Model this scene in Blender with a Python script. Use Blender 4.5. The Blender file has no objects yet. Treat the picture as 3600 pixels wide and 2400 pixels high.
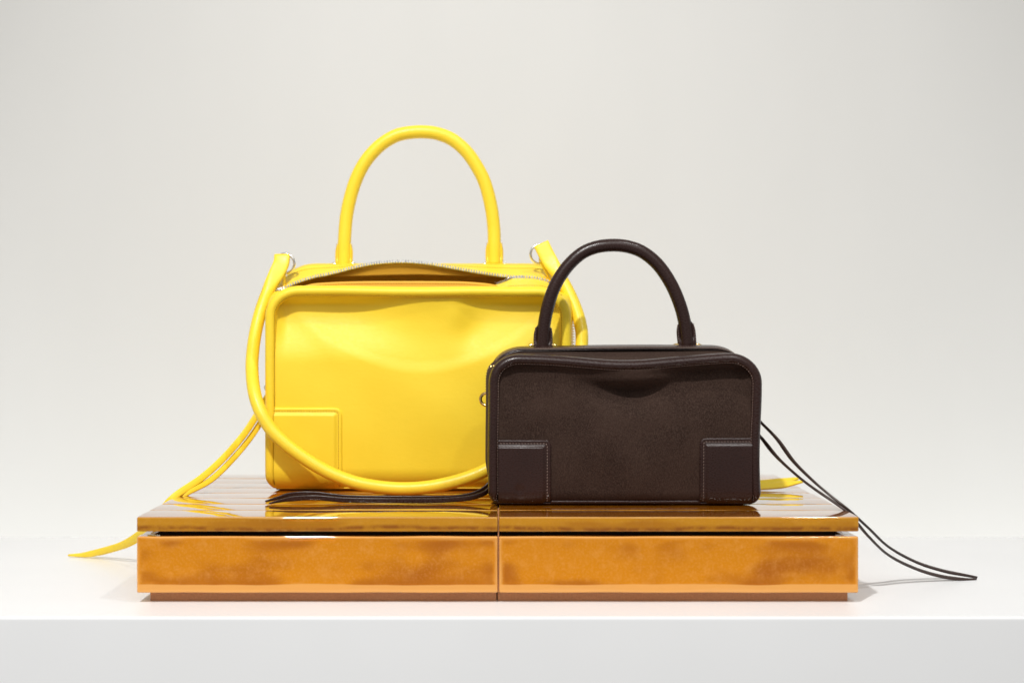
import bpy, math, random
import numpy as np
from mathutils import Vector, noise

random.seed(7)
C = bpy.context.scene.collection
S = bpy.context.scene
CM = 0.01

# ------------------------------------------------------------------ camera, world, lights
# World frame, in centimetres: x = 0 at the joint in the plinth, y = 0 at its front, z = 0 on its top.
CAM_H, CAM_D, FPX = 15.24, 120.0, 5000.0
cam_data = bpy.data.cameras.new('camera')
cam = bpy.data.objects.new('camera', cam_data); C.objects.link(cam)
cam.location = (0, -CAM_D*CM, CAM_H*CM)
cam.rotation_euler = (math.radians(90), 0, 0)
cam_data.lens = 50; cam_data.sensor_width = 36
cam_data.shift_x = (1800-1752)/3600
cam_data.shift_y = -(1200-1180)/3600
cam_data.clip_start = 0.05; cam_data.clip_end = 50
cam_data.dof.use_dof = True
cam_data.dof.focus_distance = 1.30
cam_data.dof.aperture_fstop = 5.0
S.camera = cam

world = bpy.data.worlds.new('World'); S.world = world
world.use_nodes = True
bg = world.node_tree.nodes['Background']
bg.inputs[0].default_value = (1.0, 0.995, 0.985, 1)
bg.inputs[1].default_value = 0.34

def lamp(name, kind, loc, target, energy, color, size, spot=None, blend=0.5):
    d = bpy.data.lights.new(name, kind)
    d.energy = energy; d.color = color
    if kind == 'AREA':
        d.shape = 'RECTANGLE'; d.size = size[0]; d.size_y = size[1]
    else:
        d.shadow_soft_size = size
    if kind == 'SPOT':
        d.spot_size = math.radians(spot); d.spot_blend = blend
    o = bpy.data.objects.new(name, d); C.objects.link(o)
    o.location = [c*CM for c in loc]
    v = Vector([(t-c) for t, c in zip(target, loc)])
    o.rotation_euler = v.to_track_quat('-Z', 'Y').to_euler()
    return o
lamp('main_spotlight', 'SPOT', (-45, -128, 182), (0, 30, -8), 166, (1.0, 0.985, 0.96), 0.045, 76, 1.0)
lamp('second_spotlight', 'SPOT', (70, -60, 190), (5, 50, -10), 34, (1.0, 0.99, 0.965), 0.05, 70, 1.0)
lamp('added_front_fill', 'AREA', (0, -190, 170), (0, 20, 5), 19, (1.0, 0.995, 0.985), (3.4, 1.2))  # added soft fill from the front and above, not a known fitting
lamp('added_wall_fill', 'AREA', (0, 46, -48), (0, 72, 10), 16, (0.97, 0.99, 1.0), (5.0, 0.12))  # added unseen strip behind the shelf, brightens the lower wall

S.view_settings.view_transform = 'Standard'
S.view_settings.look = 'None'
S.view_settings.exposure = 0.0
S.view_settings.gamma = 1.0
S.cycles.max_bounces = 8
S.cycles.caustics_reflective = False
S.cycles.caustics_refractive = False
S.cycles.use_denoising = True

# ------------------------------------------------------------------ materials
def mat(name):
    m = bpy.data.materials.new(name); m.use_nodes = True
    nt = m.node_tree
    return m, nt, nt.nodes['Principled BSDF']
def N(nt, t, **kw):
    n = nt.nodes.new(t)
    for k, v in kw.items(): setattr(n, k, v)
    return n
def coords(nt, scale=(1, 1, 1), kind='Object'):
    tc = N(nt, 'ShaderNodeTexCoord'); mp = N(nt, 'ShaderNodeMapping')
    mp.inputs['Scale'].default_value = scale
    nt.links.new(tc.outputs[kind], mp.inputs['Vector'])
    return mp.outputs['Vector']
def noise_tex(nt, vec, scale, detail=3, rough=0.5):
    n = N(nt, 'ShaderNodeTexNoise')
    n.inputs['Scale'].default_value = scale
    n.inputs['Detail'].default_value = detail
    n.inputs['Roughness'].default_value = rough
    nt.links.new(vec, n.inputs['Vector'])
    return n.outputs['Fac']
def rng(nt, val, a, b, c=0.0, d=1.0):
    n = N(nt, 'ShaderNodeMapRange'); n.interpolation_type = 'SMOOTHSTEP'
    nt.links.new(val, n.inputs[0])
    for i, x in enumerate((a, b, c, d)): n.inputs[i+1].default_value = x
    return n.outputs[0]
def mix(nt, fac, a, b):
    n = N(nt, 'ShaderNodeMix', data_type='RGBA')
    if hasattr(fac, 'links'): nt.links.new(fac, n.inputs[0])
    else: n.inputs[0].default_value = fac
    for i, x in ((6, a), (7, b)):
        if hasattr(x, 'links'): nt.links.new(x, n.inputs[i])
        else: n.inputs[i].default_value = (*x, 1)
    return n.outputs[2]
def bump(nt, bsdf, h, strength, dist, prev=None, sock='Normal'):
    b = N(nt, 'ShaderNodeBump')
    b.inputs['Strength'].default_value = strength
    b.inputs['Distance'].default_value = dist
    nt.links.new(h, b.inputs['Height'])
    if prev: nt.links.new(prev, b.inputs['Normal'])
    if sock: nt.links.new(b.outputs[0], bsdf.inputs[sock])
    return b.outputs[0]

def leather(name, c1, c2, rough, grain=1.0, spec=0.5, stretch=(1, 1, 2.4)):
    m, nt, b = mat(name)
    v = coords(nt, stretch)
    f = rng(nt, noise_tex(nt, coords(nt), 18, 4), .3, .7)
    nt.links.new(mix(nt, f, c1, c2), b.inputs['Base Color'])
    b.inputs['Roughness'].default_value = rough
    b.inputs['IOR'].default_value = 1.45
    p = bump(nt, b, noise_tex(nt, v, 900, 5, .65), .22*grain, .0006)
    p = bump(nt, b, noise_tex(nt, v, 160, 4, .6), .16*grain, .0012, p)
    r = rng(nt, noise_tex(nt, v, 500, 3), .3, .7, rough-.06, rough+.08)
    nt.links.new(r, b.inputs['Roughness'])
    b.inputs['Specular IOR Level'].default_value = spec
    return m
M = {}
M['yellow'] = leather('yellow_leather', (.93, .675, .034), (.91, .650, .029), .48, .7)
M['yellow_strap'] = leather('yellow_strap_leather', (.93, .675, .038), (.91, .655, .033), .38, .35)
M['yellow_thread'] = leather('yellow_thread', (.50, .30, .010), (.44, .26, .010), .7, .3)
M['lining'] = leather('ochre_lining', (.80, .42, .03), (.74, .38, .03), .6, .6)
M['brown'] = leather('brown_leather', (.027, .0105, .0080), (.021, .0080, .0060), .29, .55, .48)
M['brown_thread'] = leather('brown_thread', (.22, .15, .125), (.16, .11, .09), .5, .3)
M['brown_edge'] = leather('brown_cut_edge', (.15, .105, .085), (.11, .075, .06), .3, .3)

M['brown_cord'] = leather('brown_cord_leather', (.048, .028, .023), (.036, .021, .017), .32, .3)
m, nt, b = mat('brown_suede')
v = coords(nt)
big = rng(nt, noise_tex(nt, v, 28, 4, .6), .35, .68)
fine = rng(nt, noise_tex(nt, coords(nt, (1.8, 1, 1)), 620, 5, .75), .38, .68)
c = mix(nt, big, (.020, .0098, .0070), (.034, .0184, .0134))
c = mix(nt, fine, c, (.054, .033, .025))
spark = rng(nt, noise_tex(nt, v, 1500, 2, .5), .70, .78)
c = mix(nt, spark, c, (.09, .062, .048))
nt.links.new(c, b.inputs['Base Color'])
b.inputs['Roughness'].default_value = .95
b.inputs['Specular IOR Level'].default_value = .15
b.inputs['Sheen Weight'].default_value = .12
b.inputs['Sheen Roughness'].default_value = .5
b.inputs['Sheen Tint'].default_value = (.5, .38, .3, 1)
bump(nt, b, noise_tex(nt, v, 1100, 4, .7), .6, .0008)
M['suede'] = m

def metal(name, col, rough):
    m, nt, b = mat(name)
    b.inputs['Base Color'].default_value = (*col, 1)
    b.inputs['Metallic'].default_value = 1
    nt.links.new(rng(nt, noise_tex(nt, coords(nt), 300, 3), .3, .7, rough*.7, rough*1.4), b.inputs['Roughness'])
    return m
M['silver'] = metal('silver_metal', (.90, .89, .87), .22)
M['gold'] = metal('gold_metal', (.80, .56, .22), .16)

def glaze(name, amber, edgec, dark, stripes=False, ior=1.5):
    m, nt, b = mat(name)
    at = N(nt, 'ShaderNodeAttribute', attribute_name='edge')
    tc = N(nt, 'ShaderNodeTexCoord')
    oi = N(nt, 'ShaderNodeObjectInfo')
    # every tile gets its own piece of the pattern
    vm = N(nt, 'ShaderNodeVectorMath', operation='MULTIPLY_ADD')
    cmb = N(nt, 'ShaderNodeCombineXYZ')
    for i in range(3): nt.links.new(oi.outputs['Random'], cmb.inputs[i])
    nt.links.new(cmb.outputs[0], vm.inputs[0]); vm.inputs[1].default_value = (3.1, 1.7, 2.3)
    nt.links.new(tc.outputs['Object'], vm.inputs[2])
    v = vm.outputs[0]
    mp = N(nt, 'ShaderNodeMapping'); nt.links.new(v, mp.inputs['Vector'])
    mp.inputs['Scale'].default_value = (.55, 1, 1)
    vs = mp.outputs[0]
    n1 = noise_tex(nt, vs, 30, 2, .5); n2 = noise_tex(nt, v, 120, 5, .6); n3 = noise_tex(nt, v, 420, 3, .6)
    base = mix(nt, rng(nt, n1, .44, .80), amber, dark)
    base = mix(nt, rng(nt, n2, .45, .75, 0, .22), base, edgec)
    base = mix(nt, rng(nt, n3, .45, .7, 0, .16), base, edgec)
    def mul(*fs):
        o_ = fs[0]
        for f_ in fs[1:]:
            q_ = N(nt, 'ShaderNodeMath', operation='MULTIPLY'); nt.links.new(o_, q_.inputs[0])
            if hasattr(f_, 'links'): nt.links.new(f_, q_.inputs[1])
            else: q_.inputs[1].default_value = f_
            o_ = q_.outputs[0]
        return o_
    ring = mul(rng(nt, at.outputs['Fac'], .25, .55), rng(nt, at.outputs['Fac'], .6, 1.7, 1, 0), rng(nt, n1, .40, .62), .75)
    base = mix(nt, ring, base, dark)
    # thin glaze towards the edges
    ad = N(nt, 'ShaderNodeMath', operation='MULTIPLY_ADD')
    nt.links.new(n1, ad.inputs[0]); ad.inputs[1].default_value = -.5
    nt.links.new(at.outputs['Fac'], ad.inputs[2])
    e = rng(nt, ad.outputs[0], -.28, .10 if not stripes else -.12, 1, 0)
    base = mix(nt, e, base, edgec)
    if stripes:
        sx = N(nt, 'ShaderNodeSeparateXYZ'); nt.links.new(tc.outputs['Object'], sx.inputs[0])
        wob = N(nt, 'ShaderNodeMath', operation='MULTIPLY_ADD')
        nt.links.new(n1, wob.inputs[0]); wob.inputs[1].default_value = .006
        nt.links.new(sx.outputs[2], wob.inputs[2])
        s1 = rng(nt, wob.outputs[0], -.0042, -.0008, 0, 1)
        s2 = rng(nt, wob.outputs[0], -.0008, .0026, 1, 0)
        mu = N(nt, 'ShaderNodeMath', operation='MULTIPLY'); nt.links.new(s1, mu.inputs[0]); nt.links.new(s2, mu.inputs[1])
        mu2 = N(nt, 'ShaderNodeMath', operation='MULTIPLY'); nt.links.new(mu.outputs[0], mu2.inputs[0])
        nt.links.new(rng(nt, n2, .35, .6, .4, .95), mu2.inputs[1])
        base = mix(nt, mu2.outputs[0], base, (.24, .068, .002))
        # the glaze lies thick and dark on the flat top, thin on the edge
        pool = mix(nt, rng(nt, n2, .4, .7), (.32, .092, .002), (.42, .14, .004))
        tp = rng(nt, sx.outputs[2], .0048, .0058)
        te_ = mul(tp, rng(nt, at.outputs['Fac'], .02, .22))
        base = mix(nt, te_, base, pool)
    else:
        sx = N(nt, 'ShaderNodeSeparateXYZ'); nt.links.new(tc.outputs['Object'], sx.inputs[0])
        wob = N(nt, 'ShaderNodeMath', operation='MULTIPLY_ADD')
        nt.links.new(n1, wob.inputs[0]); wob.inputs[1].default_value = .004
        nt.links.new(sx.outputs[2], wob.inputs[2])
        base = mix(nt, rng(nt, wob.outputs[0], -.0152, -.0140, .9, 0), base, edgec)
    nt.links.new(base, b.inputs['Base Color'])
    b.inputs['Roughness'].default_value = .03
    b.inputs['IOR'].default_value = ior
    b.inputs['Coat Weight'].default_value = 1.0
    b.inputs['Coat Roughness'].default_value = .015
    b.inputs['Coat IOR'].default_value = 1.75 if stripes else 1.45
    if stripes:
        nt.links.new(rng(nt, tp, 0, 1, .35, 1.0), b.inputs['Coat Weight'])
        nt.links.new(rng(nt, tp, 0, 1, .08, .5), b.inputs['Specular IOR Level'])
    if not stripes: b.inputs['Specular IOR Level'].default_value = .1
    p = bump(nt, b, noise_tex(nt, vs, 34, 1, .3), .09, .0022)
    p = bump(nt, b, noise_tex(nt, v, 230, 2, .5), .04, .0005, p)
    nt.links.new(p, b.inputs['Coat Normal'])
    return m
M['glaze'] = glaze('amber_glaze', (.60, .210, .001), (.75, .36, .09), (.38, .105, .001))
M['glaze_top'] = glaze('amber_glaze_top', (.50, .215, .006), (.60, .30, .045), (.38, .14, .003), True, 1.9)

m, nt, b = mat('bare_clay')
f = noise_tex(nt, coords(nt), 500, 5, .7)
nt.links.new(mix(nt, rng(nt, f, .3, .7), (.42, .19, .085), (.50, .25, .12)), b.inputs['Base Color'])
b.inputs['Roughness'].default_value = .75
bump(nt, b, f, .3, .0005)
M['clay'] = m
m, nt, b = mat('dark_board')
nt.links.new(mix(nt, noise_tex(nt, coords(nt), 80), (.012, .010, .009), (.02, .017, .015)), b.inputs['Base Color'])
b.inputs['Roughness'].default_value = .8
M['board'] = m
m, nt, b = mat('white_lacquer')
f = noise_tex(nt, coords(nt), 6, 4)
nt.links.new(mix(nt, rng(nt, f, .3, .7), (.80, .805, .81), (.82, .825, .83)), b.inputs['Base Color'])
b.inputs['Roughness'].default_value = .38
bump(nt, b, noise_tex(nt, coords(nt), 350, 3), .05, .0004)
M['shelf'] = m
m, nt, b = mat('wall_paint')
f = noise_tex(nt, coords(nt, (1, 1, .35)), 2.2, 4, .5)  # upright paler patches put faint reflected light streaks into the wall colour
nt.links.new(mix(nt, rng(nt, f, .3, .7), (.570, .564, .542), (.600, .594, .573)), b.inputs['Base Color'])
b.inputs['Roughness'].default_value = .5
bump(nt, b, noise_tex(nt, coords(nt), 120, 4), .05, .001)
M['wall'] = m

# ------------------------------------------------------------------ mesh helpers (centimetres in, metres out)
ORG = {}
def origin(p): return ORG.get(p.name, np.zeros(3)) if p is not None else np.zeros(3)
def mk(name, verts, faces, m, parent=None, smooth=True, mats=None, at=None):
    """one mesh object; verts in world centimetres, stored relative to its thing's base"""
    v = np.asarray(verts, float)
    off = origin(parent) if at is None else np.asarray(at, float)
    me = bpy.data.meshes.new(name)
    me.from_pydata([tuple(p) for p in (v-off)*CM], [], faces)
    for mm in (mats or [m]): me.materials.append(M[mm])
    if smooth: me.polygons.foreach_set('use_smooth', [True]*len(me.polygons))
    me.update()
    o = bpy.data.objects.new(name, me); C.objects.link(o)
    if parent is not None:
        o.parent = parent
        o.location = tuple((off-origin(parent))*CM)
        ORG[o.name] = off
    else:
        o.location = tuple(off*CM)
        ORG[o.name] = off
    return o
def thing(name, label, cat, loc):
    o = bpy.data.objects.new(name, None); C.objects.link(o)
    o.empty_display_size = .05
    o.location = tuple(np.array(loc)*CM)
    o['label'] = label; o['category'] = cat
    ORG[o.name] = np.array(loc, float)
    return o
def grid_faces(n, m, cu=False, cv=False, base=0):
    f = []
    for i in range(n if cu else n-1):
        for j in range(m if cv else m-1):
            a = i*m+j; b_ = ((i+1) % n)*m+j; c_ = ((i+1) % n)*m+(j+1) % m; d = i*m+(j+1) % m
            f.append((base+a, base+b_, base+c_, base+d))
    return f
def catmull(pts, n, closed=False):
    P = np.asarray(pts, float)
    k = len(P)
    out = []
    seg = k if closed else k-1
    for i in range(seg):
        if closed: p0, p1, p2, p3 = P[(i-1) % k], P[i], P[(i+1) % k], P[(i+2) % k]
        else:
            p1, p2 = P[i], P[i+1]
            p0 = P[i-1] if i else 2*p1-p2
            p3 = P[i+2] if i+2 < k else 2*p2-p1
        for t in np.linspace(0, 1, 14, endpoint=False):
            out.append(.5*((2*p1)+(p2-p0)*t+(2*p0-5*p1+4*p2-p3)*t*t+(3*p1-p0-3*p2+p3)*t**3))
    if not closed: out.append(P[-1])
    out = np.array(out)
    return resample(out, n, closed)
def resample(out, n, closed=False):
    q = np.vstack([out, out[:1]]) if closed else out
    d = np.r_[0, np.cumsum(np.linalg.norm(np.diff(q[:, :3], axis=0), axis=1))]
    t = np.linspace(0, d[-1], n, endpoint=not closed)
    return np.stack([np.interp(t, d, q[:, i]) for i in range(q.shape[1])], 1)
def nrm(a): return a/np.maximum(np.linalg.norm(a, axis=-1, keepdims=True), 1e-9)
def sweep(path, a, b, ref, seg=18, power=1.0):
    """tube with half-width a along ref and half-thickness b; returns verts, faces"""
    P = np.asarray(path, float); n = len(P)
    T = nrm(np.gradient(P, axis=0))
    R = np.broadcast_to(np.asarray(ref, float), P.shape)
    W = nrm(R-(R*T).sum(1, keepdims=True)*T); K = np.cross(T, W)
    a = np.broadcast_to(a, (n,)); b = np.broadcast_to(b, (n,))
    V = []
    power = np.broadcast_to(power, (n,))
    for j in range(seg):
        th = 2*math.pi*j/seg
        c, s = math.cos(th), math.sin(th)
        c = np.sign(c)*max(abs(c), 1e-6)**power; s = np.sign(s)*max(abs(s), 1e-6)**power
        V.append(P+W*(a*c)[:, None]+K*(b*s)[:, None])
    V = np.stack(V, 1).reshape(-1, 3)
    F = grid_faces(n, seg, False, True)
    k = len(V)
    V = np.vstack([V, P[:1], P[-1:]])
    for j in range(seg):
        F.append((k, j, (j+1) % seg)); F.append((k+1, (n-1)*seg+(j+1) % seg, (n-1)*seg+j))
    return V, F
def boxes(path, nor, pitch, ln, wd, ht, jitter=0.0, lift=0.0, taper=.75):
    """little blocks along a path: stitches and zip teeth"""
    P = np.asarray(path, float)
    d = np.r_[0, np.cumsum(np.linalg.norm(np.diff(P, axis=0), axis=1))]
    n = max(2, int(d[-1]/pitch))
    t = (np.arange(n)+.5)*d[-1]/n
    q = np.stack([np.interp(t, d, P[:, i]) for i in range(3)], 1)
    T = nrm(np.stack([np.interp(t+.05, d, P[:, i]) for i in range(3)], 1) - np.stack([np.interp(t-.05, d, P[:, i]) for i in range(3)], 1))
    nn = np.asarray(nor, float)
    nn = np.broadcast_to(nn, P.shape)
    Nn = np.stack([np.interp(t, d, nn[:, i]) for i in range(3)], 1)
    Nn = nrm(Nn-(Nn*T).sum(1, keepdims=True)*T)
    B = np.cross(T, Nn)
    V = []; F = []
    for i in range(n):
        rot = jitter*random.uniform(-1, 1)+.12*(jitter > 0)
        t2 = T[i]+B[i]*rot; b2 = B[i]-T[i]*rot
        c0 = q[i]+Nn[i]*lift
        k = len(V)
        for h, s in ((-ht*.5, 1.0), (ht*.5, taper)):
            for u, w in ((-1, -1), (1, -1), (1, 1), (-1, 1)):
                V.append(c0+t2*u*ln*.5*s+b2*w*wd*.5*s+Nn[i]*h)
        F += [(k+3, k+2, k+1, k), (k+4, k+5, k+6, k+7)]
        for j in range(4):
            F.append((k+j, k+(j+1) % 4, k+4+(j+1) % 4, k+4+j))
    return V, F
def torus(center, R, r, axis, n=40, m=14, squash=1.0):
    a = nrm(np.array(axis, float)); u = nrm(np.cross(a, [0.12, 0.3, 1])); w = np.cross(a, u)
    V = []
    for i in range(n):
        th = 2*math.pi*i/n
        d = u*math.cos(th)+w*math.sin(th)*squash
        for j in range(m):
            ph = 2*math.pi*j/m
            V.append(np.array(center)+d*(R+r*math.cos(ph))+a*r*math.sin(ph))
    return V, grid_faces(n, m, True, True)
def ss(x, a, b):
    t = np.clip((x-a)/(b-a), 0, 1); return t*t*(3-2*t)
def at(px, py, y):
    """measured photo position at depth y -> centimetres"""
    s = (CAM_D+y)/FPX
    return np.array([(px-1752)*s, y, CAM_H-(py-1180)*s])
def pts(rows): return np.array([at(*r) for r in rows])

def rbox(cx, cy, cz, sx, sy, sz, r, wob=0.0, seed=0, dense=(10, 4, 3)):
    """rounded box with extra rows near its edges and an edge-distance attribute"""
    def line(h, k):
        near = [0, .3*r, .7*r, r, r+.12, r+.35, r+.75]
        near = [x for x in near if x < h*.96]
        inner = np.linspace(-h+near[-1], h-near[-1], k+1)[1:-1]
        return np.array(sorted([-h+x for x in near]+list(inner)+[h-x for x in near]))
    H = np.array([sx/2, sy/2, sz/2])
    L = [line(H[i], dense[i]) for i in range(3)]
    V = []; F = []; E = []
    index = {}
    def vid(p):
        k = tuple(np.round(p, 4))
        if k in index: return index[k]
        dd = np.sort(H-np.abs(p))
        q = np.clip(p, -(H-r), H-r); v = p-q
        l = np.linalg.norm(v)
        out = q+v/l*r if l > 1e-9 else p.copy()
        if wob:
            sc = .22
            n_ = noise.noise(Vector((p[0]*sc+seed*7.3, p[1]*sc*2, p[2]*sc*2)))
            n2_ = noise.noise(Vector((p[0]*sc+seed*3.1+50, p[1]*sc*2, p[2]*sc*2)))
            w = np.array([n2_*.3 if abs(p[0]) > H[0]-1 else 0, n2_, n_])*wob
            out = out+w
        index[k] = len(V); V.append(out+np.array([cx, cy, cz])); E.append(dd[1])
        return index[k]
    for ax in range(3):
        u, w = [(1, 2), (2, 0), (0, 1)][ax]
        for sgn in (-1, 1):
            for i in range(len(L[u])-1):
                for j in range(len(L[w])-1):
                    q = []
                    for (a_, b_) in ((i, j), (i+1, j), (i+1, j+1), (i, j+1)):
                        p = np.zeros(3); p[ax] = sgn*H[ax]; p[u] = L[u][a_]; p[w] = L[w][b_]
                        q.append(vid(p))
                    F.append(tuple(q) if sgn > 0 else tuple(q[::-1]))
    return V, F, E
def tile(name, c, s, r, m, parent, wob, seed, dense, tilt=(0, 0, 0)):
    V, F, E = rbox(*c, *s, r, wob, seed, dense)
    if m == 'glaze_top':            # every tile is a little pillowed and wavy along its length
        rr_ = random.Random(seed); ph = [rr_.uniform(0, 6.28) for _ in range(4)]
        V = [np.array(p) for p in V]
        for p in V:
            if p[2] > c[2]:
                u = (p[1]-c[1])/(s[1]/2); q = p[0]
                p[2] += -.034*u*u+.006*math.sin(q*.42+ph[0])+.004*math.sin(q*.95+ph[1])*(1+u*.5)
    o = mk(name, V, F, m, parent, at=c)
    a = o.data.attributes.new('edge', 'FLOAT', 'POINT'); a.data.foreach_set('value', E)
    o.rotation_euler = tilt
    return o

# ------------------------------------------------------------------ the setting: wall and shelf
ZS = -7.29
def plain_box(name, x0, x1, y0, y1, z0, z1, r, m):
    V, F, E = rbox((x0+x1)/2, (y0+y1)/2, (z0+z1)/2, x1-x0, y1-y0, z1-z0, r, 0, 0, (6, 3, 3))
    o = mk(name, V, F, m); o['kind'] = 'structure'
    return o
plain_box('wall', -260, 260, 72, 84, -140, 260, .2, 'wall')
plain_box('shelf', -190, 190, -5.9, 39.3, -24, ZS, .22, 'shelf')

# ------------------------------------------------------------------ the tiled plinth
plinth = thing('display_plinth', 'low wide plinth clad in glossy amber glazed tiles under both handbags', 'plinth', (0, 18, ZS))
XL, XR, DEPTH, ROWS = -30.52, 30.42, 36.9, 8
rd = DEPTH/ROWS
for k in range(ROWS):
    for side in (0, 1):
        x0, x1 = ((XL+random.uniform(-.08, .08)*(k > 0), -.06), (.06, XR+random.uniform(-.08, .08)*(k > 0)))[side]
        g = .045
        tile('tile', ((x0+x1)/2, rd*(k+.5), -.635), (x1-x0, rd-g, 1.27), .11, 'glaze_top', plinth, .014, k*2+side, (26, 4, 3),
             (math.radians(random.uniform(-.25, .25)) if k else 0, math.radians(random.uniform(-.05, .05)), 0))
for (x0, x1, sd) in ((XL, -.06, 31), (.06, XR-.03, 32)):
    tile('tile', ((x0+x1)/2, .65, -4.055), (x1-x0, 1.3, 4.75), .13, 'glaze', plinth, .04, sd, (26, 3, 6))
    tile('tile', ((x0+x1)/2, DEPTH-.65, -4.055), (x1-x0, 1.3, 4.75), .13, 'glaze', plinth, .04, sd+5, (12, 3, 4))
for x in (XL+.65, XR-.68):
    for k in (0, 1):
        a0 = 1.36+k*17.1
        tile('tile', (x, a0+8.5, -4.055), (1.3, 17.0, 4.75), .13, 'glaze', plinth, .04, 40+k, (3, 12, 4))
def solid(name, x0, x1, y0, y1, z0, z1, m, r=.05):
    V, F, E = rbox((x0+x1)/2, (y0+y1)/2, (z0+z1)/2, x1-x0, y1-y0, z1-z0, r, 0, 0, (2, 2, 2))
    return mk(name, V, F, m, plinth)
solid('grout', -.055, .055, .28, DEPTH-.4, -6.40, -.22, 'clay', .02)
solid('core_board', XL+1.6, XR-1.6, 1.6, DEPTH-1.6, -6.40, -1.30, 'board')
solid('base', -29.62, -.16, 1.0, DEPTH-1.2, ZS+.004, -6.46, 'clay')
solid('base', -.06, 29.72, 1.0, DEPTH-1.2, ZS+.004, -6.46, 'clay')

# ------------------------------------------------------------------ handbag body
def outline(x0, x1, z1, rt, rb, nb=34, nc=22, ns=30, ntp=110, ztop=None, rz=None):
    """closed loop (x, z): bottom centre -> left -> top -> right, same sample counts for every bag"""
    xc = (x0+x1)/2; rz = rz or rt
    L = []
    for t in np.linspace(0, 1, nb, endpoint=False): L.append((xc+(x0+rb-xc)*t, 0))
    for t in np.linspace(0, 1, nc, endpoint=False):
        a = math.pi/2*t; L.append((x0+rb-rb*math.sin(a), rb-rb*math.cos(a)))
    for t in np.linspace(0, 1, ns, endpoint=False): L.append((x0, rb+(z1-rz-rb)*t))
    for t in np.linspace(0, 1, nc, endpoint=False):
        a = math.pi/2*t; L.append((x0+rt-rt*math.cos(a)**.94, z1-rz+rz*math.sin(a)**.94))
    for t in np.linspace(0, 1, ntp, endpoint=False): L.append((x0+rt+(x1-x0-2*rt)*t, z1))
    for t in np.linspace(0, 1, nc, endpoint=False):
        a = math.pi/2*t; L.append((x1-rt+rt*math.sin(a)**.94, z1-rz+rz*math.cos(a)**.94))
    for t in np.linspace(0, 1, ns, endpoint=False): L.append((x1, z1-rz+(rb-z1+rz)*t))
    for t in np.linspace(0, 1, nc, endpoint=False):
        a = math.pi/2*t; L.append((x1-rb+rb*math.cos(a), rb-rb*math.sin(a)))
    for t in np.linspace(0, 1, nb, endpoint=False): L.append((x1-rb+(xc-x1+rb)*t, 0))
    L = np.array(L)
    if ztop is not None:
        L[:, 1] += ztop(L[:, 0])*ss(L[:, 1], z1*.45, z1)
    return L
def inward(L):
    T = np.roll(L, -1, 0)-np.roll(L, 1, 0)
    T = T/np.linalg.norm(T, axis=1, keepdims=True)
    return np.stack([T[:, 1], -T[:, 0]], 1)     # loop runs bottom -> left -> top (clockwise seen from the front)
def smooth_loop(a, k=4):
    for _ in range(k): a = (np.roll(a, 1, 0)+2*a+np.roll(a, -1, 0))/4
    return a

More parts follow.
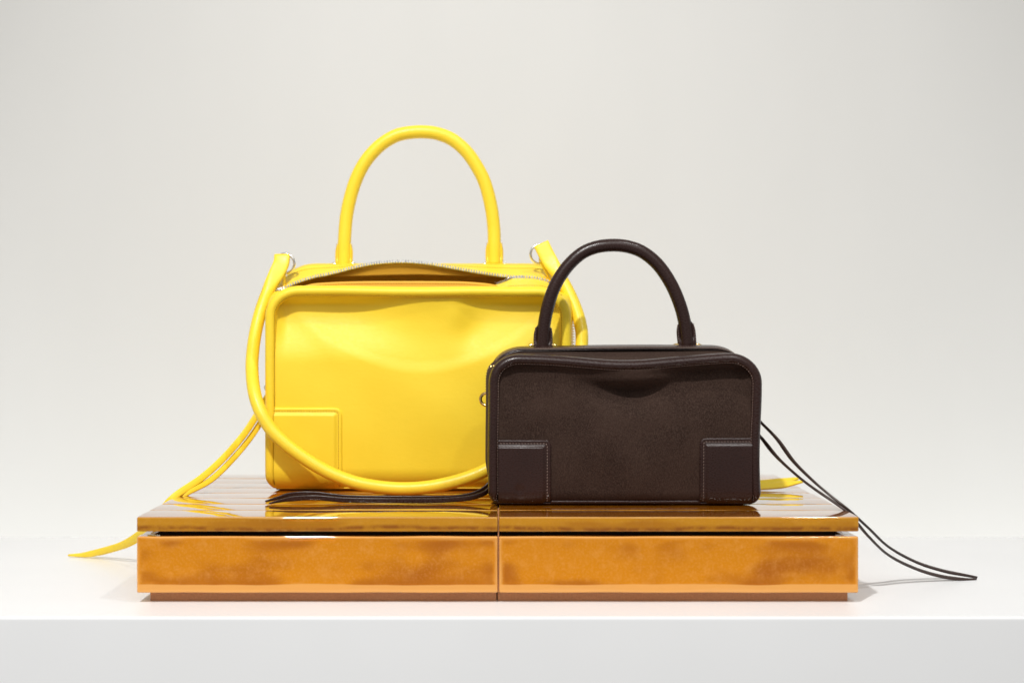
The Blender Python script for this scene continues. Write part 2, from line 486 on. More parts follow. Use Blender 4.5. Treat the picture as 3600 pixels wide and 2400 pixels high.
def bag_body(root, F_out, B_out, yf, yb, rim_w, bottom_r, panel_fn, mats, M_back, M_front, x_open, side_bulge, topfn=None, gusset_open=False):
    """rims, panels and gusset; returns what the trimmings need"""
    n = len(F_out)
    nf = smooth_loop(inward(F_out), 6); nb_ = smooth_loop(inward(B_out), 6)
    nf = nrm(nf); nb_ = nrm(nb_)
    def bot(z): # the front and back turn under towards the bottom
        zz = np.clip(z, 0, bottom_r)
        return bottom_r-np.sqrt(np.maximum(bottom_r**2-(bottom_r-zz)**2, 0))
    prof = [(.10, 1.55), (.03, 1.2), (0, .85), (.02, .55), (.12, .28), (.30, .08), (.52, 0), (.72, .05), (.88, .19), (.97, .36), (1.0, .60), (1.0, .95)]
    prof = catmull(prof, 26)
    zmax = F_out[:, 1].max()
    wf = rim_w*(.30+.70*ss(F_out[:, 1], .02, .9)); wf = smooth_loop(wf[:, None], 10)[:, 0]
    def rim(name, L, nn, w, y0, sgn, extra=None):
        V = np.zeros((n, len(prof), 3))
        for j, (a, d) in enumerate(prof):
            p = L+nn*(a*w)[:, None]
            yy = d*(.55+.45*w/rim_w)
            V[:, j, 0] = p[:, 0]; V[:, j, 2] = p[:, 1]
            V[:, j, 1] = y0+sgn*(yy+bot(np.clip(p[:, 1], 0, None))*.9)
            if extra is not None:
                V[:, j, 1] += extra(p[:, 0], p[:, 1])
                kx = np.arange(n); cw = ss(np.abs(nn[:, 0]), .25, .5)*(1-ss(np.abs(nn[:, 0]), .85, .98))*ss(p[:, 1], 8, 11)
                V[:, j, 1] += .05*np.sin(kx*1.35+np.sin(kx*.7)*1.5)*cw*ss(a, .4, .9)
        fc = grid_faces(n, len(prof), True, False)
        if sgn < 0: fc = [f[::-1] for f in fc]
        return mk(name, V.reshape(-1, 3), fc, mats['rim'], root), V
    r1, RV = rim('front_rim', F_out, nf, wf, yf, 1, topfn)
    r2, RB = rim('back_rim', B_out, nb_, wf, yb, -1)
    # panels
    def panel(name, L, nn, w, fn, rings=70):
        inner = L+nn*(w*.93)[:, None]
        c0 = inner.mean(0)
        zc = (inner[:, 1].max()+inner[:, 1].min())/2; c0 = np.array([c0[0], zc])
        V = []
        for k in range(rings):
            s = (k/(rings-1)); s = 1-(1-s)**1.0
            p = inner*(1-s*.995)+c0*(s*.995)
            V.append(np.stack([p[:, 0], fn(p[:, 0], p[:, 1]), p[:, 1]], 1))
        V = np.stack(V, 1)
        fc = grid_faces(n, rings, True, False)
        fc.append(tuple(i*rings+rings-1 for i in range(n)))
        return V, fc, inner
    def front_fn(x, z): return panel_fn(x, z)+bot(z)*.9
    V, fc, inner = panel('front_panel', F_out, nf, wf, front_fn)
    po = mk('front_panel', V.reshape(-1, 3), fc, mats['panel'], root)
    V, fc, _ = panel('back_panel', B_out, nb_, wf, lambda x, z: yb-.55-bot(z)*.9, 8)
    bo = mk('back_panel', V.reshape(-1, 3), [f[::-1] for f in fc], mats['panel'], root)
    # gusset: front half and back half, meeting at the zip
    A = RV[:, 0, :]+0; Bk = RB[:, 0, :]+0
    top = ss(-nf[:, 1], .25, .85)              # inward normal points down on the top edge
    side = np.abs(nf[:, 0])*ss(F_out[:, 1], 1.0, 4.0)
    mid = (A+Bk)/2
    out2 = -(nf+nb_)/2
    bulge = side_bulge*side
    mid[:, 0] += out2[:, 0]*bulge; mid[:, 2] += out2[:, 1]*bulge
    mid[:, 2] += .12*ss(nf[:, 1], .6, 1)       # bottom lifts a little
    def target(Mc):
        t = mid.copy()
        y = np.interp(mid[:, 0], Mc[:, 0], Mc[:, 1]); z = np.interp(mid[:, 0], Mc[:, 0], Mc[:, 2])
        t[:, 1] = mid[:, 1]*(1-top)+y*top; t[:, 2] = mid[:, 2]*(1-top)+z*top
        return t
    tb = target(M_back); tf = target(M_front)
    is_open = (np.abs(tb-tf).max(1) > .02)
    def half(name, E, T, k=12, flip=False, sag=0.0):
        flip = not flip
        V = np.zeros((n, k, 3))
        for j in range(k):
            s = j/(k-1)
            p = E*(1-s)+T*s
            bl = math.sin(math.pi*s)*.18
            p[:, 0] += out2[:, 0]*bl*side; p[:, 2] += out2[:, 1]*bl*side - math.sin(math.pi*s)*sag*top
            V[:, j] = p
        fc = grid_faces(n, k, True, False)
        if flip: fc = [f[::-1] for f in fc]
        flipped = False
        o = mk(name, V.reshape(-1, 3), fc, None, root, mats=[mats['gusset'], mats['inside']])
        sm = o.modifiers.new('thickness', 'SOLIDIFY'); sm.thickness = .0016; sm.offset = 1 if flipped else -1; sm.material_offset = 1
        return o, V
    g1, G1 = half('front_gusset', A, tf, flip=True, sag=topsag)
    g2, G2 = half('back_gusset', Bk, tb, sag=topsag)
    kst = int(np.argmin(np.abs(prof[:, 0]-.90)+(prof[:, 1] > .5)))
    return dict(kst=kst, nf=nf, nb=nb_, wf=wf, RV=RV, RB=RB, inner=inner, fn=front_fn, tb=tb, tf=tf, open=is_open, rim=r1, panel=po, out2=out2, G1=G1, G2=G2, brim=r2, g1=g1, g2=g2)

def patch(root, d, xa, xb, ztop, m, thread, side, r=.75, zlow=0.03):
    """stitched, padded corner patch lying on the panel; xa is the edge hidden by the rim, xb the free edge"""
    nx, nz = 46, 64
    sx = 1 if xb > xa else -1
    W = abs(xb-xa)
    us = np.r_[0, np.linspace(.02, 1, nx-1)]
    V = np.zeros((nz, nx+1, 3))
    def off(dist):
        e = .08+.10*ss(dist, 0, .10)                    # folded edge
        e -= .045*np.exp(-((dist-.36)/.09)**2)          # stitched groove
        e += .17*ss(dist, .50, .76)                     # padding
        return e
    # edge distance for a rounded corner at (xb, ztop)
    for i in range(nz):
        v = i/(nz-1); v = v**1.25
        z = ztop-(ztop-zlow)*v
        cut = 0
        if ztop-z < r: cut = r-math.sqrt(max(r*r-(r-(ztop-z))**2, 0))
        for j in range(nx):
            u = 1-(1-us[j])**1.25 if True else us[j]
            x = xa+sx*(W-cut)*u
            du, dv = W-abs(x-xa), ztop-z
            if du < r and dv < r: dist = r-math.hypot(r-du, r-dv)
            else: dist = min(du, dv)
            dist = max(dist, 0)
            y = float(d['fn'](np.array([x]), np.array([z]))[0])-off(dist)
            V[i, j] = (x, y, z)
        x = xa+sx*(W-cut); V[i, nx] = (x+sx*.01, float(d['fn'](np.array([x]), np.array([z]))[0])+.06, z)
    top = V[0:1].copy(); top[..., 2] += .012; top[..., 1] += .20
    V = np.concatenate([top, V], 0)
    f = grid_faces(nz+1, nx+1)
    if sx > 0: f = [q[::-1] for q in f]
    o = mk('corner_patch', V.reshape(-1, 3), f, m, root)
    ins = .34
    path = [(xa+sx*.1, ztop-ins)]
    path.append((xa+sx*(W-r-.0), ztop-ins))
    for a in np.linspace(math.pi/2, 0, 7)[1:]:
        path.append((xa+sx*(W-r+(r-ins)*math.cos(a)), ztop-r+(r-ins)*math.sin(a)))
    path.append((xa+sx*(W-ins), .35))
    P = resample(np.array([(a, 0, b) for a, b in path]), 160)
    P[:, 1] = d['fn'](P[:, 0], P[:, 2])-.155
    V, F = boxes(P, (0, -1, .2), .27, .17, .075, .06, .15)
    s = mk('stitching', V, F, thread, o, smooth=False); s['kind'] = 'stuff'
    return o

def rim_stitch(root, d, key, rimo, thread, pitch=.27, lo=.25, col=.93, lift=.012, size=(.19, .10, .05)):
    RV = d[key]; k = d['kst']
    sel = np.where(RV[:, k, 2] > lo)[0]
    # loop starts at bottom centre, so the selected run is contiguous
    P = RV[sel, k]; nn = np.cross(RV[sel, k]-RV[sel, k-2], np.roll(RV, -1, 0)[sel, k]-np.roll(RV, 1, 0)[sel, k])
    nn = nrm(nn); 
    sg = -1 if key == 'RV' else 1
    nn *= np.sign(nn[:, 1:2])*sg
    V, F = boxes(P+nn*lift, nn, pitch, *size, .12)
    s = mk('stitching', V, F, thread, rimo, smooth=False); s['kind'] = 'stuff'

def teeth(parent, path, nor, m, pitch, size):
    V, F = boxes(path, nor, pitch, *size, 0, 0, .8)
    o = mk('zipper_teeth', V, F, m, parent, smooth=False); o['kind'] = 'stuff'
    return o

def make_handle(root, rows, r, leather_m, thread, metal_m, yb, tabw, tabh, z_base):
    P = catmull(pts(rows), 140)
    n = len(P)
    rad = np.full(n, r)
    V, F = sweep(P, rad, rad, (0, 1, 0), 22)
    h = mk('handle', V, F, leather_m, root)
    # welt along the inside of the handle
    for end in (0, -1):
        c = P[end]; d = nrm(P[6 if end == 0 else -7]-c)
        sgn = 1
        # stitched tab wrapped round the handle's foot
        q = []
        K = 24
        up = np.array([d[0], 0, d[2]]); sd = np.array([up[2], 0, -up[0]])
        prof = []
        for i in range(K+1):
            s = i/K
            w = tabw*(1.0 if s < .55 else math.sqrt(max(0, 1-((s-.55)/.45)**2.4)))*(1+.06*math.sin(s*math.pi))
            prof.append((s*tabh-.5, max(w, .02)))
        V = []; fs = []
        m_ = 15
        for sgy in (-1, 1):
            for i, (hh, w) in enumerate(prof):
                for j in range(m_):
                    u = -1+2*j/(m_-1)
                    th = .13*(1-.5*abs(u)**3) + (.25*(1-abs(u)**2)*(1-ss(hh, .35, .9)) if sgy < 0 else 0)
                    V.append(c+up*hh+sd*u*w*(1 if sgy < 0 else .99)+np.array([0, sgy*th-(.12 if sgy < 0 else -.05)*(abs(u) > .6), 0]))
        a = grid_faces(K+1, m_); fs += [f[::-1] for f in a]
        off = (K+1)*m_; fs += [tuple(x+off for x in f) for f in a]
        for i in range(K):
            fs.append((i*m_, (i+1)*m_, off+(i+1)*m_, off+i*m_))
            e = m_-1
            fs.append((i*m_+e, off+i*m_+e, off+(i+1)*m_+e, (i+1)*m_+e))
        t = mk('handle_tab', V, fs, leather_m, root)
        sm = t.modifiers.new('sub', 'SUBSURF'); sm.levels = sm.render_levels = 1
        SV = []; SF = []
        for sx in (-1, 1):
            path = np.array([c+up*hh+sd*sx*tabw*.90+np.array([0, -.24, 0]) for hh in np.linspace(.1, tabh-.95, 20)])
            v, f = boxes(path, (0, -1, 0), .24, .15, .06, .06, .12)
            SF += [tuple(x+len(SV) for x in q_) for q_ in f]; SV += list(v)
        s = mk('stitching', SV, SF, thread, t, smooth=False); s['kind'] = 'stuff'
        # metal bar the tab hangs on: its two ends show beside the tab
        q = np.array([[c[0]-tabw-.42, c[1], z_base-.06], [c[0]-tabw-.1, c[1], z_base+.04], [c[0], c[1], z_base+.06], [c[0]+tabw+.1, c[1], z_base+.04], [c[0]+tabw+.42, c[1], z_base-.06]])
        v, f = sweep(catmull(q, 24), .19, .19, (0, 1, 0), 12)
        mk('metal_bar', v, f, metal_m, root)
    return h

def thong(root, rows, a, b, ref, m, n=90, taper=True, world=False, name='zip_pull_strip'):
    P = catmull(rows if world else pts(rows), n)
    A = np.full(n, a)
    if taper:
        A[-8:] *= np.linspace(1, .25, 8)
    V, F = sweep(P, A, np.full(n, b), ref, 12, .6)
    return mk(name, V, F, m, root)

# ------------------------------------------------------------------ yellow handbag
YF, YB = 19.0, 30.6
yb_root = thing('handbag', 'large yellow leather handbag with open zip and rolled shoulder strap, behind the brown one', 'handbag', (-7.9, 25, 0))
Yx0, Yx1, Yz = -22.9, 7.13, 20.12
F_out = outline(Yx0, Yx1, Yz, 3.5, 1.5, rz=3.1, ztop=lambda x: .06*np.sin((x+22)*.33)-.10*np.exp(-((x-2)/3.5)**2))
B_out = outline(-23.05, 7.2, 22.85, 4.0, 1.5, rz=3.4)
Mb = pts([(960, 1050, 25.4), (979, 1029, 25.5), (1029, 1000, 25.5), (1100, 976, 25.5), (1162, 963, 25.5), (1252, 940, 25.3), (1319, 927, 25), (1408, 921, 24.8),
          (1497, 927, 24.8), (1587, 942, 24.8), (1676, 958, 24.8), (1765, 971, 24.8), (1807, 976, 24.8), (1865, 976, 24.8), (1900, 982, 24.8), (1928, 992, 24.8), (1975, 1030, 24.8)])
Mf = pts([(960, 1050, 25.4), (979, 1029, 25.3), (1040, 1018, 23.5), (1160, 1012, 22.0), (1230, 1012, 21.3), (1330, 1012, 21.0), (1600, 1012, 21.0), (1690, 1010, 21.6),
          (1740, 1001, 23), (1779, 988, 24.2), (1807, 976, 24.8), (1865, 976, 24.8), (1900, 982, 24.8), (1928, 992, 24.8), (1975, 1030, 24.8)])
Mb[np.array([3, 5, 8]), 2] += 0
def densify(Mc):
    return catmull(Mc, 200)
Mb = densify(Mb); Mf = densify(Mf)
Mb = Mb[np.argsort(Mb[:, 0])]; Mf = Mf[np.argsort(Mf[:, 0])]
def y_panel(x, z):
    top = Yz-z                                   # distance below the top edge
    u = (x-Yx0)/(Yx1-Yx0)
    cen = np.exp(-((u-.55)/.22)**2)
    corner = 1-cen
    y = YF+.42
    # sinks in under the rim, most at the corners
    y = y+(1.15*corner+.05)*ss(top, .9, 1.9)*(1-ss(top, 2.4, 7.5))*ss(u, .01, .07)*(1-ss(u, .93, .99))
    # broad hollow with a smile-shaped lower lip
    lip = 12.2+np.minimum(.036*(x+7.5)**2, 6)  # height of the lip
    dd = z-lip
    y = y+(.12*ss(dd, -.7, .7)+.33*ss(dd, -.9, 3.6))*np.exp(-(np.clip(dd-4.0, 0, None)/3.0)**2)*np.exp(-((x+7.5)/10.5)**4)
    # the stuffed middle swells
    sw = ss(u, .03, .16)*(1-ss(u, .84, .97))
    y = y-.34*sw*np.exp(-((z-8)/6.0)**2)*np.exp(-((x+7.5)/11.0)**2)
    y = y-.22*np.exp(-((x+4.1)/1.3)**2-((z-17.4)/1.6)**2)+.28*np.exp(-((x+2.7)/1.4)**2-((z-15.4)/1.8)**2)
    y = y+.09*np.sin(x*.55+z*.35)*np.exp(-((z-11)/5)**2)
    y = y-.10*np.exp(-((x+17.5-(15-z)*.8)/1.2)**2)*np.exp(-((z-15.2)/2.0)**2)
    return y
topsag = .10
ym = dict(rim='yellow', panel='yellow', gusset='yellow', inside='lining')
yd = bag_body(yb_root, F_out, B_out, YF, YB, 1.05, 2.3, y_panel, ym, Mb, Mf, None, .45)
rim_stitch(yb_root, yd, 'RV', yd['rim'], 'yellow_thread', .26, .4)
rim_stitch(yb_root, yd, 'RB', yd['brim'], 'yellow_thread', .26, .4)
patch(yb_root, yd, Yx0+.95, -15.3, 8.2, 'yellow', 'yellow_thread', 0)
patch(yb_root, yd, Yx1-.95, -.5, 8.2, 'yellow', 'yellow_thread', 1)
# stitched seams beside the zip on the top flaps
for key, gob, col in (('G2', 'g2', 3), ('G1', 'g1', 3)):
    G = yd[key]; sel = np.where(G[:, col, 2] > 19.2)[0]
    V, F = boxes(G[sel, col]+np.array([0, 0, .03]), (0, -.3, 1), .26, .17, .06, .05, .12)
    s = mk('stitching', V, F, 'yellow_thread', yd[gob], smooth=False); s['kind'] = 'stuff'
# zip: one row where it is shut, a row on each lip where it is open
is_o = yd['open']; tb, tf = yd['tb'], yd['tf']
n_ = len(tb)
zup = np.stack([yd['out2'][:, 0], np.zeros(n_), yd['out2'][:, 1]], 1)
run = np.where(tb[:, 2] > 2.0)[0]
# the teeth are the last part of the gusset, standing on the flap edge
off = nrm(zup)
teeth(yd['g2'], tb[run]+off[run]*.08+np.array([0, -.06, 0]), off[run], 'silver', .27, (.14, .30, .28))
ro = np.where(is_o)[0]
rf = np.where(is_o & (tf[:, 2] > 20.35) & (tf[:, 0] > -5))[0]
teeth(yd['g1'], tf[rf]+off[rf]*.08+np.array([0, .06, 0]), off[rf], 'silver', .27, (.14, .30, .26))
# ochre facings: one hangs from the raised zip lip, one stands behind the front rim
E = tb[ro]; E = E[np.argsort(E[:, 0])]
def facing(edge, low, name, m='lining', k=8):
    V = np.stack([edge*(1-j/(k-1))+low*(j/(k-1))+np.array([0, .10*math.sin(math.pi*j/(k-1)), 0]) for j in range(k)], 1)
    o = mk(name, V.reshape(-1, 3), grid_faces(len(edge), k), m, yb_root)
    sm = o.modifiers.new('thickness', 'SOLIDIFY'); sm.thickness = .0012; sm.offset = 0
    return o
lo = E.copy(); lo[:, 1] += .55
lo[:, 2] = np.minimum(E[:, 2]-.12, np.interp(E[:, 0], [-23, -19, -8, 2], [19.0, 21.25, 21.45, 21.2])-.0)
fb = facing(E+np.array([0, .04, -.05]), lo, 'zip_facing')
V, F = boxes(E*.72+lo*.28+np.array([0, -.05, 0]), (0, -1, 0), .26, .16, .06, .05, .12)
s = mk('stitching', V, F, 'yellow_thread', fb, smooth=False); s['kind'] = 'stuff'
te = catmull(pts([(1060, 1010, 22.0), (1085, 1000, 22.0), (1130, 994, 22.0), (1250, 989, 21.9), (1400, 988, 21.9), (1600, 989, 21.9), (1690, 994, 21.9), (1735, 1000, 22.2), (1760, 1010, 22.6)]), 80)
lo2 = te.copy(); lo2[:, 2] = 19.2; lo2[:, 1] -= .3
ff = facing(te, lo2, 'zip_facing')
V, F = boxes(te+np.array([0, -.09, -.22]), (0, -1, 0), .26, .16, .06, .05, .12)
s = mk('stitching', V, F, 'yellow_thread', ff, smooth=False); s['kind'] = 'stuff'
make_handle(yb_root, [(1209, 934, 30.9), (1210, 890, 30.9), (1211, 846, 30.9), (1220, 748, 31), (1245, 650, 31), (1281, 574, 31), (1332, 515, 31), (1386, 480, 31), (1430, 468, 31), (1484, 464, 31), (1537, 470, 31), (1591, 492, 31),
                      (1640, 534, 31), (1680, 592, 31), (1707, 650, 31), (1727, 730, 31), (1736, 802, 31), (1738, 864, 30.9), (1738, 900, 30.9), (1738, 930, 30.9)],
            .70, 'yellow_strap', 'yellow_thread', 'silver', YB, .90, 3.3, 22.8)
# shoulder strap: rolled leather, flat where it folds round the rings
srows = [(992, 897, 26.4), (989, 925, 26.0), (971, 965, 25.4), (948, 1010, 24.9), (921, 1080, 24.2), (901, 1156, 23.2), (889, 1233, 21.8), (886, 1301, 20.4), (894, 1377, 18.6), (916, 1446, 17.6), (955, 1511, 17.2), (1003, 1559, 17.0),
         (1049, 1595, 16.9), (1103, 1631, 16.8), (1156, 1660, 16.7), (1214, 1684, 16.6), (1271, 1701, 16.5), (1347, 1713, 16.5), (1424, 1717, 16.5), (1501, 1712, 16.6),
         (1577, 1698, 16.8), (1654, 1675, 17.1), (1715, 1648, 17.3), (1800, 1600, 17.4), (1890, 1520, 17.4), (1960, 1430, 17.6), (2010, 1350, 18.5), (2038, 1275, 19.8), (2045, 1217, 20.8), (2044, 1160, 21.8), (2029, 1099, 22.8), (2003, 1035, 23.8),
         (1976, 985, 24.6), (1950, 945, 25.0), (1926, 905, 25.4), (1903, 858, 25.8)]
P = catmull(pts(srows), 320)
n = len(P); t = np.arange(n)/n
endd = np.minimum(np.arange(n), n-1-np.arange(n))/n*105       # cm from the nearer end
fl = 1-ss(endd, 2.5, 7.0)
a = .64+.17*fl; b_ = .64-.34*fl
V, F = sweep(P, b_, a, (0, 1, 0), 28, 1-.55*fl)
strap = mk('shoulder_strap', V, F, 'yellow_strap', yb_root)
T = nrm(np.gradient(P, axis=0)); K = np.cross(T, np.broadcast_to(np.array([0, 1., 0]), T.shape)); K = nrm(K)
for rngi, sg in ((slice(5, 30), -1), (slice(n-30, n-5), -1)):
    for s2 in (1, -1):
        pp = P[rngi]+K[rngi]*(a[rngi]*.80*s2)[:, None]+np.array([0, -1, 0])*(b_[rngi]*.62)[:, None]
        V, F = boxes(pp, (0, -1, 0), .27, .17, .06, .06, .12)
        s = mk('stitching', V, F, 'yellow_thread', strap, smooth=False); s['kind'] = 'stuff'
for (px, py, yy, ax, hx, hz) in ((1003, 926, 26.6, (.25, 1, .1), -22.6, 20.3), (1899, 893, 26.1, (-.2, 1, .15), 6.4, 20.6)):
    c0 = at(px, py, yy)
    v, f = torus(c0, 1.0, .14, ax, 44, 12)
    mk('strap_ring', v, f, 'silver', yb_root)
    sgn = -1 if hx < 0 else 1
    # small leather loop holding the ring to the gusset
    path = catmull([c0+np.array([.0, -.1, -.62]), c0+np.array([sgn*.12, 0, -.95]), np.array([hx-sgn*.55, 26, hz-.6]), np.array([hx+sgn*.10, 26, hz-2.2]), np.array([hx+sgn*.28, 26, hz-3.6])], 30)
    V, F = sweep(path, np.full(30, .45), np.full(30, .14), (0, 1, 0), 12, .6)
    mk('ring_loop', V, F, 'yellow', yb_root)
    v, f = torus(c0+np.array([sgn*.05, 0, -.86]), .26, .10, (1, .2, 0), 24, 10)
    mk('metal_ring', v, f, 'silver', yb_root)
# zip pull strips on the left, falling over the plinth edge
L1 = np.array([(-23.2, 25, 9.6), (-24.0, 24, 8.0), (-25.3, 22.4, 5.6), (-26.9, 20.2, 3.4), (-28.6, 17.6, 1.6), (-30.55, 15.1, .16), (-31.6, 14.9, -.9), (-33.0, 16.4, -2.5), (-34.9, 18.6, -4.0), (-37.2, 21.0, -5.4), (-39.6, 22.9, -6.3), (-41.8, 24.2, -6.92), (-43.8, 24.9, -7.08)])
tt = np.linspace(0, 1, 90)[:, None]
LR = nrm(np.where(tt < .5, np.array([[.75, -.5, .25]])*(1-tt*2)+np.array([[.1, -.95, 0]])*tt*2, np.array([[.1, -.95, 0]])*(2-tt*2)+np.array([[-.5, -.85, 0]])*(tt*2-1)))
LR = (-.5, 0, .65)
thong(yb_root, L1, .34, .12, LR, 'yellow', world=True)
L2 = L1+np.array([.0, .6, .0]); L2[:, 0] += np.linspace(.1, .7, len(L2)); L2[1:5, 2] -= .35; L2[0:6, 0] += .35; L2[-1] = (-42.6, 26.0, -7.05); L2[5, 2] = .2
thong(yb_root, L2, .30, .12, LR, 'yellow', world=True)
v, f = torus((-23.35, 25, 9.9), .45, .11, (0, 1, .1), 30, 10)
mk('zip_pull_ring', v, f, 'silver', yb_root)
# zip pull strips on the right, lying on the plinth behind the brown bag
R1 = np.array([(7.6, 25, 9.5), (8.6, 24.5, 6.0), (10.2, 23.5, 2.4), (13, 22.2, .55), (17, 21.2, .30), (21, 20.6, .30), (24.5, 20.4, .32), (27.6, 20.6, .48), (30.2, 21.2, .78)])
thong(yb_root, R1, .52, .13, (0, .85, .5), 'yellow', world=True)
R2 = R1+np.array([0, .5, .26]); R2[-1] = (30.0, 22.2, 1.0); R2[0] = R1[0]+np.array([.1, .2, -.2])
thong(yb_root, R2, .50, .13, (0, .85, .5), 'yellow', world=True)
v, f = torus((7.65, 25, 9.8), .45, .11, (0, 1, .1), 30, 10)
mk('zip_pull_ring', v, f, 'silver', yb_root)

# ------------------------------------------------------------------ brown handbag
BF, BB = 7.3, 16.2
bb_root = thing('handbag', 'small dark brown suede handbag with leather rim and corners, in front of the yellow one', 'handbag', (11.3, 12, 0))
Bx0, Bx1, Bz = -.92, 23.62, 13.62
def b_dip(x):
    return -.56*np.exp(-((x-11.3)/5.2)**2)+.10*np.exp(-((x-20.5)/2.0)**2)
def b_out(L):
    L = L.copy()
    L[:, 0] += .10*np.sin(np.clip(L[:, 1], 0, 13)/13*math.pi*2+2.6)*np.where(L[:, 0] > 11, 1, .4)
    return L
F2 = b_out(outline(Bx0, Bx1, Bz, 2.9, 1.25, rz=2.7, ztop=b_dip))
B2 = outline(-.80, 23.4, 14.36, 3.3, 1.3, rz=2.8, ztop=lambda x: -.10*np.exp(-((x-3)/4)**2)+.05*np.exp(-((x-14)/5)**2))
Mz = np.array([(-1.2, 11.8, 11.2), (.6, 11.8, 13.0), (2.5, 11.8, 13.35), (6, 11.8, 13.25), (11, 11.8, 13.0), (16, 11.8, 13.1), (20, 11.8, 13.4), (22, 11.8, 13.1), (23.8, 11.8, 11.2)])
Mz = catmull(Mz, 160)
def b_panel(x, z):
    topz = Bz+b_dip(x); top = topz-z
    u = (x-Bx0)/(Bx1-Bx0)
    y = BF+.40+0*x
    # under the rim the suede sinks in, more towards both corners
    cen = np.exp(-((x-11.3)/3.8)**2)
    rgt = ss(x, 14, 19)
    A = (.42+.62*rgt)*(1-.75*cen)
    y = y+A*ss(top, .85, 1.5)*(1-ss(top, 1.8, 6.0))*ss(u, .015, .09)*(1-ss(u, .93, .985))
    # pinch below the middle of the top: a soft brow, a fold under it
    w = np.exp(-((x-12.0)/3.5)**2)
    y = y-.22*np.exp(-((x-12.0)/4.5)**2)*np.exp(-((z-11.9)/1.3)**2)
    zf = 10.1+.045*(x-11.8)**2
    y = y-.10*np.exp(-((x-12.8)/2.0)**2)*np.exp(-((z-(zf+1.4))/.7)**2)
    fold = np.where(z > zf, np.exp(-((z-zf)/.72)**2), np.exp(-((z-zf)/1.3)**2))
    y = y+1.5*w*fold
    # stuffed lower half
    sw = ss(u, .035, .17)*(1-ss(u, .83, .965))
    y = y-.50*sw*np.exp(-((z-4.8)/3.8)**2)*np.exp(-((x-11.3)/7.5)**2)
    y = y+.12*np.exp(-((x-1.9)/.35)**2-((z-1.35)/.45)**2)
    y = y+.10*np.sin(x*.8+.5)*np.sin(z*.7)*np.exp(-((x-11)/8)**2)
    return y
def b_top(x, z):
    return -.08*np.exp(-((x-11.3)/5)**2)*ss(z, 10, 13)
topsag = .15
bm = dict(rim='brown', panel='suede', gusset='suede', inside='brown')
bd = bag_body(bb_root, F2, B2, BF, BB, .95, 1.3, b_panel, bm, Mz, Mz, None, .34, b_top)
rim_stitch(bb_root, bd, 'RV', bd['rim'], 'brown_thread', .24, .35, .94, .012, (.15, .075, .06))
rim_stitch(bb_root, bd, 'RB', bd['brim'], 'brown_thread', .24, .35, .94, .012, (.15, .06, .05))
patch(bb_root, bd, .0, 4.72, 5.93, 'brown', 'brown_thread', 0, .55)
patch(bb_root, bd, 22.75, 18.05, 6.1, 'brown', 'brown_thread', 1, .55)
# leather binding along the back edge of the top, with its piping
G = bd['RB']; k0 = 0
sel = np.where(G[:, 0, 2] > 11.8)[0]
band = []
for j, (dy, dz) in enumerate(((.0, .03), (-.35, .035), (-.8, .0), (-1.15, -.09), (-1.2, -.2))):
    q = G[sel, 0]+np.array([0, dy, 0])
    q[:, 0] -= bd['nb'][sel, 0]*(dz-.02); q[:, 2] -= bd['nb'][sel, 1]*(dz-.02)
    q[:, 2] -= abs(dy)*.10*ss(-bd['nb'][sel, 1], .4, .9)
    band.append(q)
Vb = np.stack(band, 1)
mk('top_binding', Vb.reshape(-1, 3), grid_faces(len(sel), 5), 'brown', bb_root)
pp = Vb[:, 3]+np.array([0, -.05, .03])
V, F = sweep(pp, np.full(len(pp), .05), np.full(len(pp), .05), (0, 1, 0), 8)
mk('piping', V, F, 'brown_edge', bb_root)
V, F = boxes(Vb[:, 2]+np.array([0, 0, .03]), (0, -.2, 1), .24, .15, .06, .05, .12)
s = mk('stitching', V, F, 'brown_thread', bd['g2'], smooth=False); s['kind'] = 'stuff'
# piping along the lower front edge between the corner patches
xs = np.linspace(4.7, 18.1, 60)
pp = np.stack([xs, bd['fn'](xs, np.full(60, .35))-.10, .34+.10*np.sin((xs-4.7)/13.4*math.pi)*0], 1)
V, F = sweep(pp, np.full(60, .13), np.full(60, .13), (0, 1, 0), 10)
mk('piping', V, F, 'brown', bb_root)
# zip
nb2 = len(bd['tb']); o2 = nrm(np.stack([bd['out2'][:, 0], np.zeros(nb2), bd['out2'][:, 1]], 1))
for sl in (slice(0, nb2//2), slice(nb2//2, nb2)):
    z_ = bd['tb'][sl, 2]; xx = bd['tb'][sl, 0]
    run = np.arange(nb2)[sl][(z_ > 9.6) & (z_ < 12.6)]
    teeth(bd['g2'], bd['tb'][run]+o2[run]*.03, o2[run], 'gold', .25, (.14, .5, .16))
make_handle(bb_root, [(1908, 1228, 16.6), (1909, 1195, 16.6), (1912, 1150, 16.6), (1921, 1099, 16.6), (1937, 1040, 16.6), (1962, 984, 16.6), (1998, 933, 16.6), (2046, 890, 16.6), (2100, 868, 16.6), (2160, 862, 16.6), (2215, 869, 16.6), (2265, 890, 16.6),
                      (2316, 934, 16.6), (2360, 1000, 16.6), (2390, 1070, 16.6), (2406, 1130, 16.6), (2413, 1180, 16.6), (2416, 1215, 16.6)],
            .625, 'brown', 'brown_thread', 'gold', BB, .88, 3.1, 14.3)
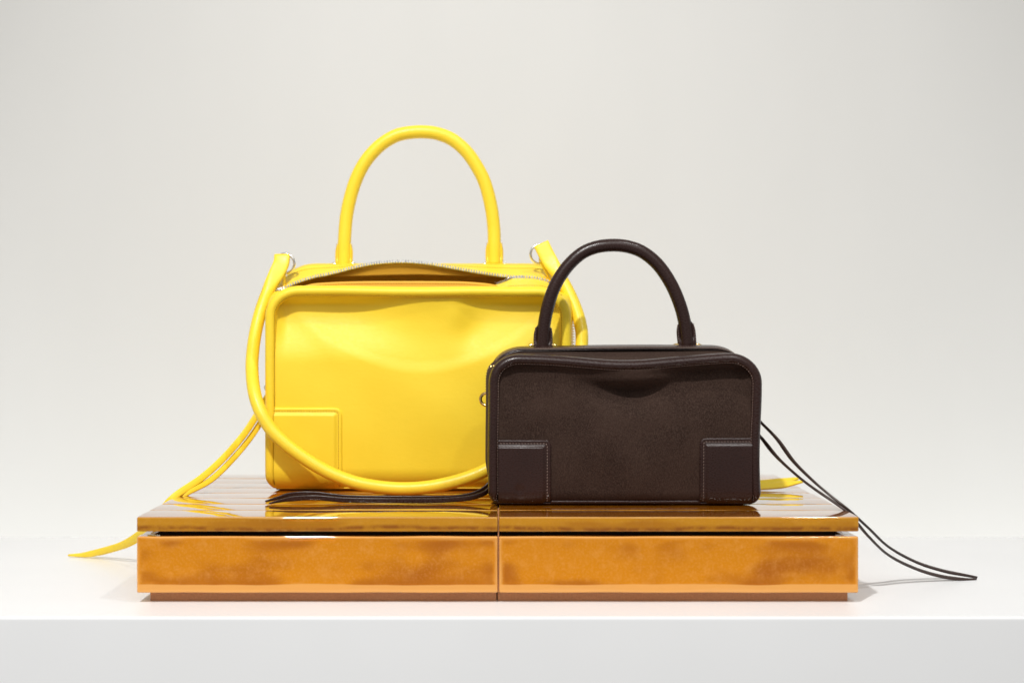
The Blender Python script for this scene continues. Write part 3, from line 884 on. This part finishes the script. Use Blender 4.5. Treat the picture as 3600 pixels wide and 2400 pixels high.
v, f = torus((-1.12, 12, 9.35), .56, .15, (.25, 1, .05), 40, 12)
mk('zip_pull_ring', v, f, 'gold', bb_root)
v, f = torus((23.25, 12, 8.2), .5, .14, (.2, 1, .05), 40, 12)
mk('zip_pull_ring', v, f, 'gold', bb_root)
# left strips: hang behind the side and run along the plinth
A1 = np.array([(-.9, 12, 8.9), (-.6, 12.1, 6), (-.45, 12, 3.4), (-.75, 11.7, 1.75), (-1.8, 11.2, .85), (-3.6, 10.8, .42), (-6, 10.5, .36), (-10, 10.5, .36), (-14, 10.7, .42), (-17, 10.8, .72), (-19, 10.6, .66), (-20.2, 10.0, .42), (-21.15, 9.2, .22)])
thong(bb_root, A1, .25, .09, (0, -.25, .95), 'brown', world=True)
A2 = np.array([(-.8, 11.9, 8.8), (-.5, 11.4, 5.6), (-.35, 11, 3.0), (-.8, 10.4, 1.25), (-2.2, 9.8, .55), (-4.5, 9.3, .33), (-7, 9.0, .30), (-10.5, 8.8, .33), (-14, 8.9, .38), (-16.5, 9.1, .56), (-18.6, 8.8, .50), (-19.8, 8.3, .34), (-20.55, 7.7, .2)])
thong(bb_root, A2, .25, .09, (0, -.25, .95), 'brown', world=True)
# right strips: over the plinth's right edge down to the shelf
thong(bb_root, [(2650, 1455, 12), (2677, 1486, 12), (2732, 1543, 10.5), (2789, 1620, 8.5), (2856, 1687, 6.6), (2923, 1744, 5.2), (2985, 1793, 4.4), (3052, 1854, 6.0), (3124, 1921, 8.6), (3220, 1974, 10.6), (3315, 2005, 11.6), (3400, 2022, 12), (3435, 2029, 12.1)],
      .28, .12, (-.3, .9, .3), 'brown_cord')
thong(bb_root, [(2650, 1505, 12), (2677, 1539, 12), (2732, 1606, 10.0), (2799, 1668, 8.0), (2861, 1716, 6.2), (2933, 1765, 4.8), (2988, 1808, 4.0), (3052, 1883, 5.2), (3124, 1950, 7.6), (3220, 1998, 9.6), (3315, 2026, 10.8), (3400, 2036, 11.2), (3432, 2035, 11.4)],
      .28, .12, (-.3, .9, .3), 'brown_cord')
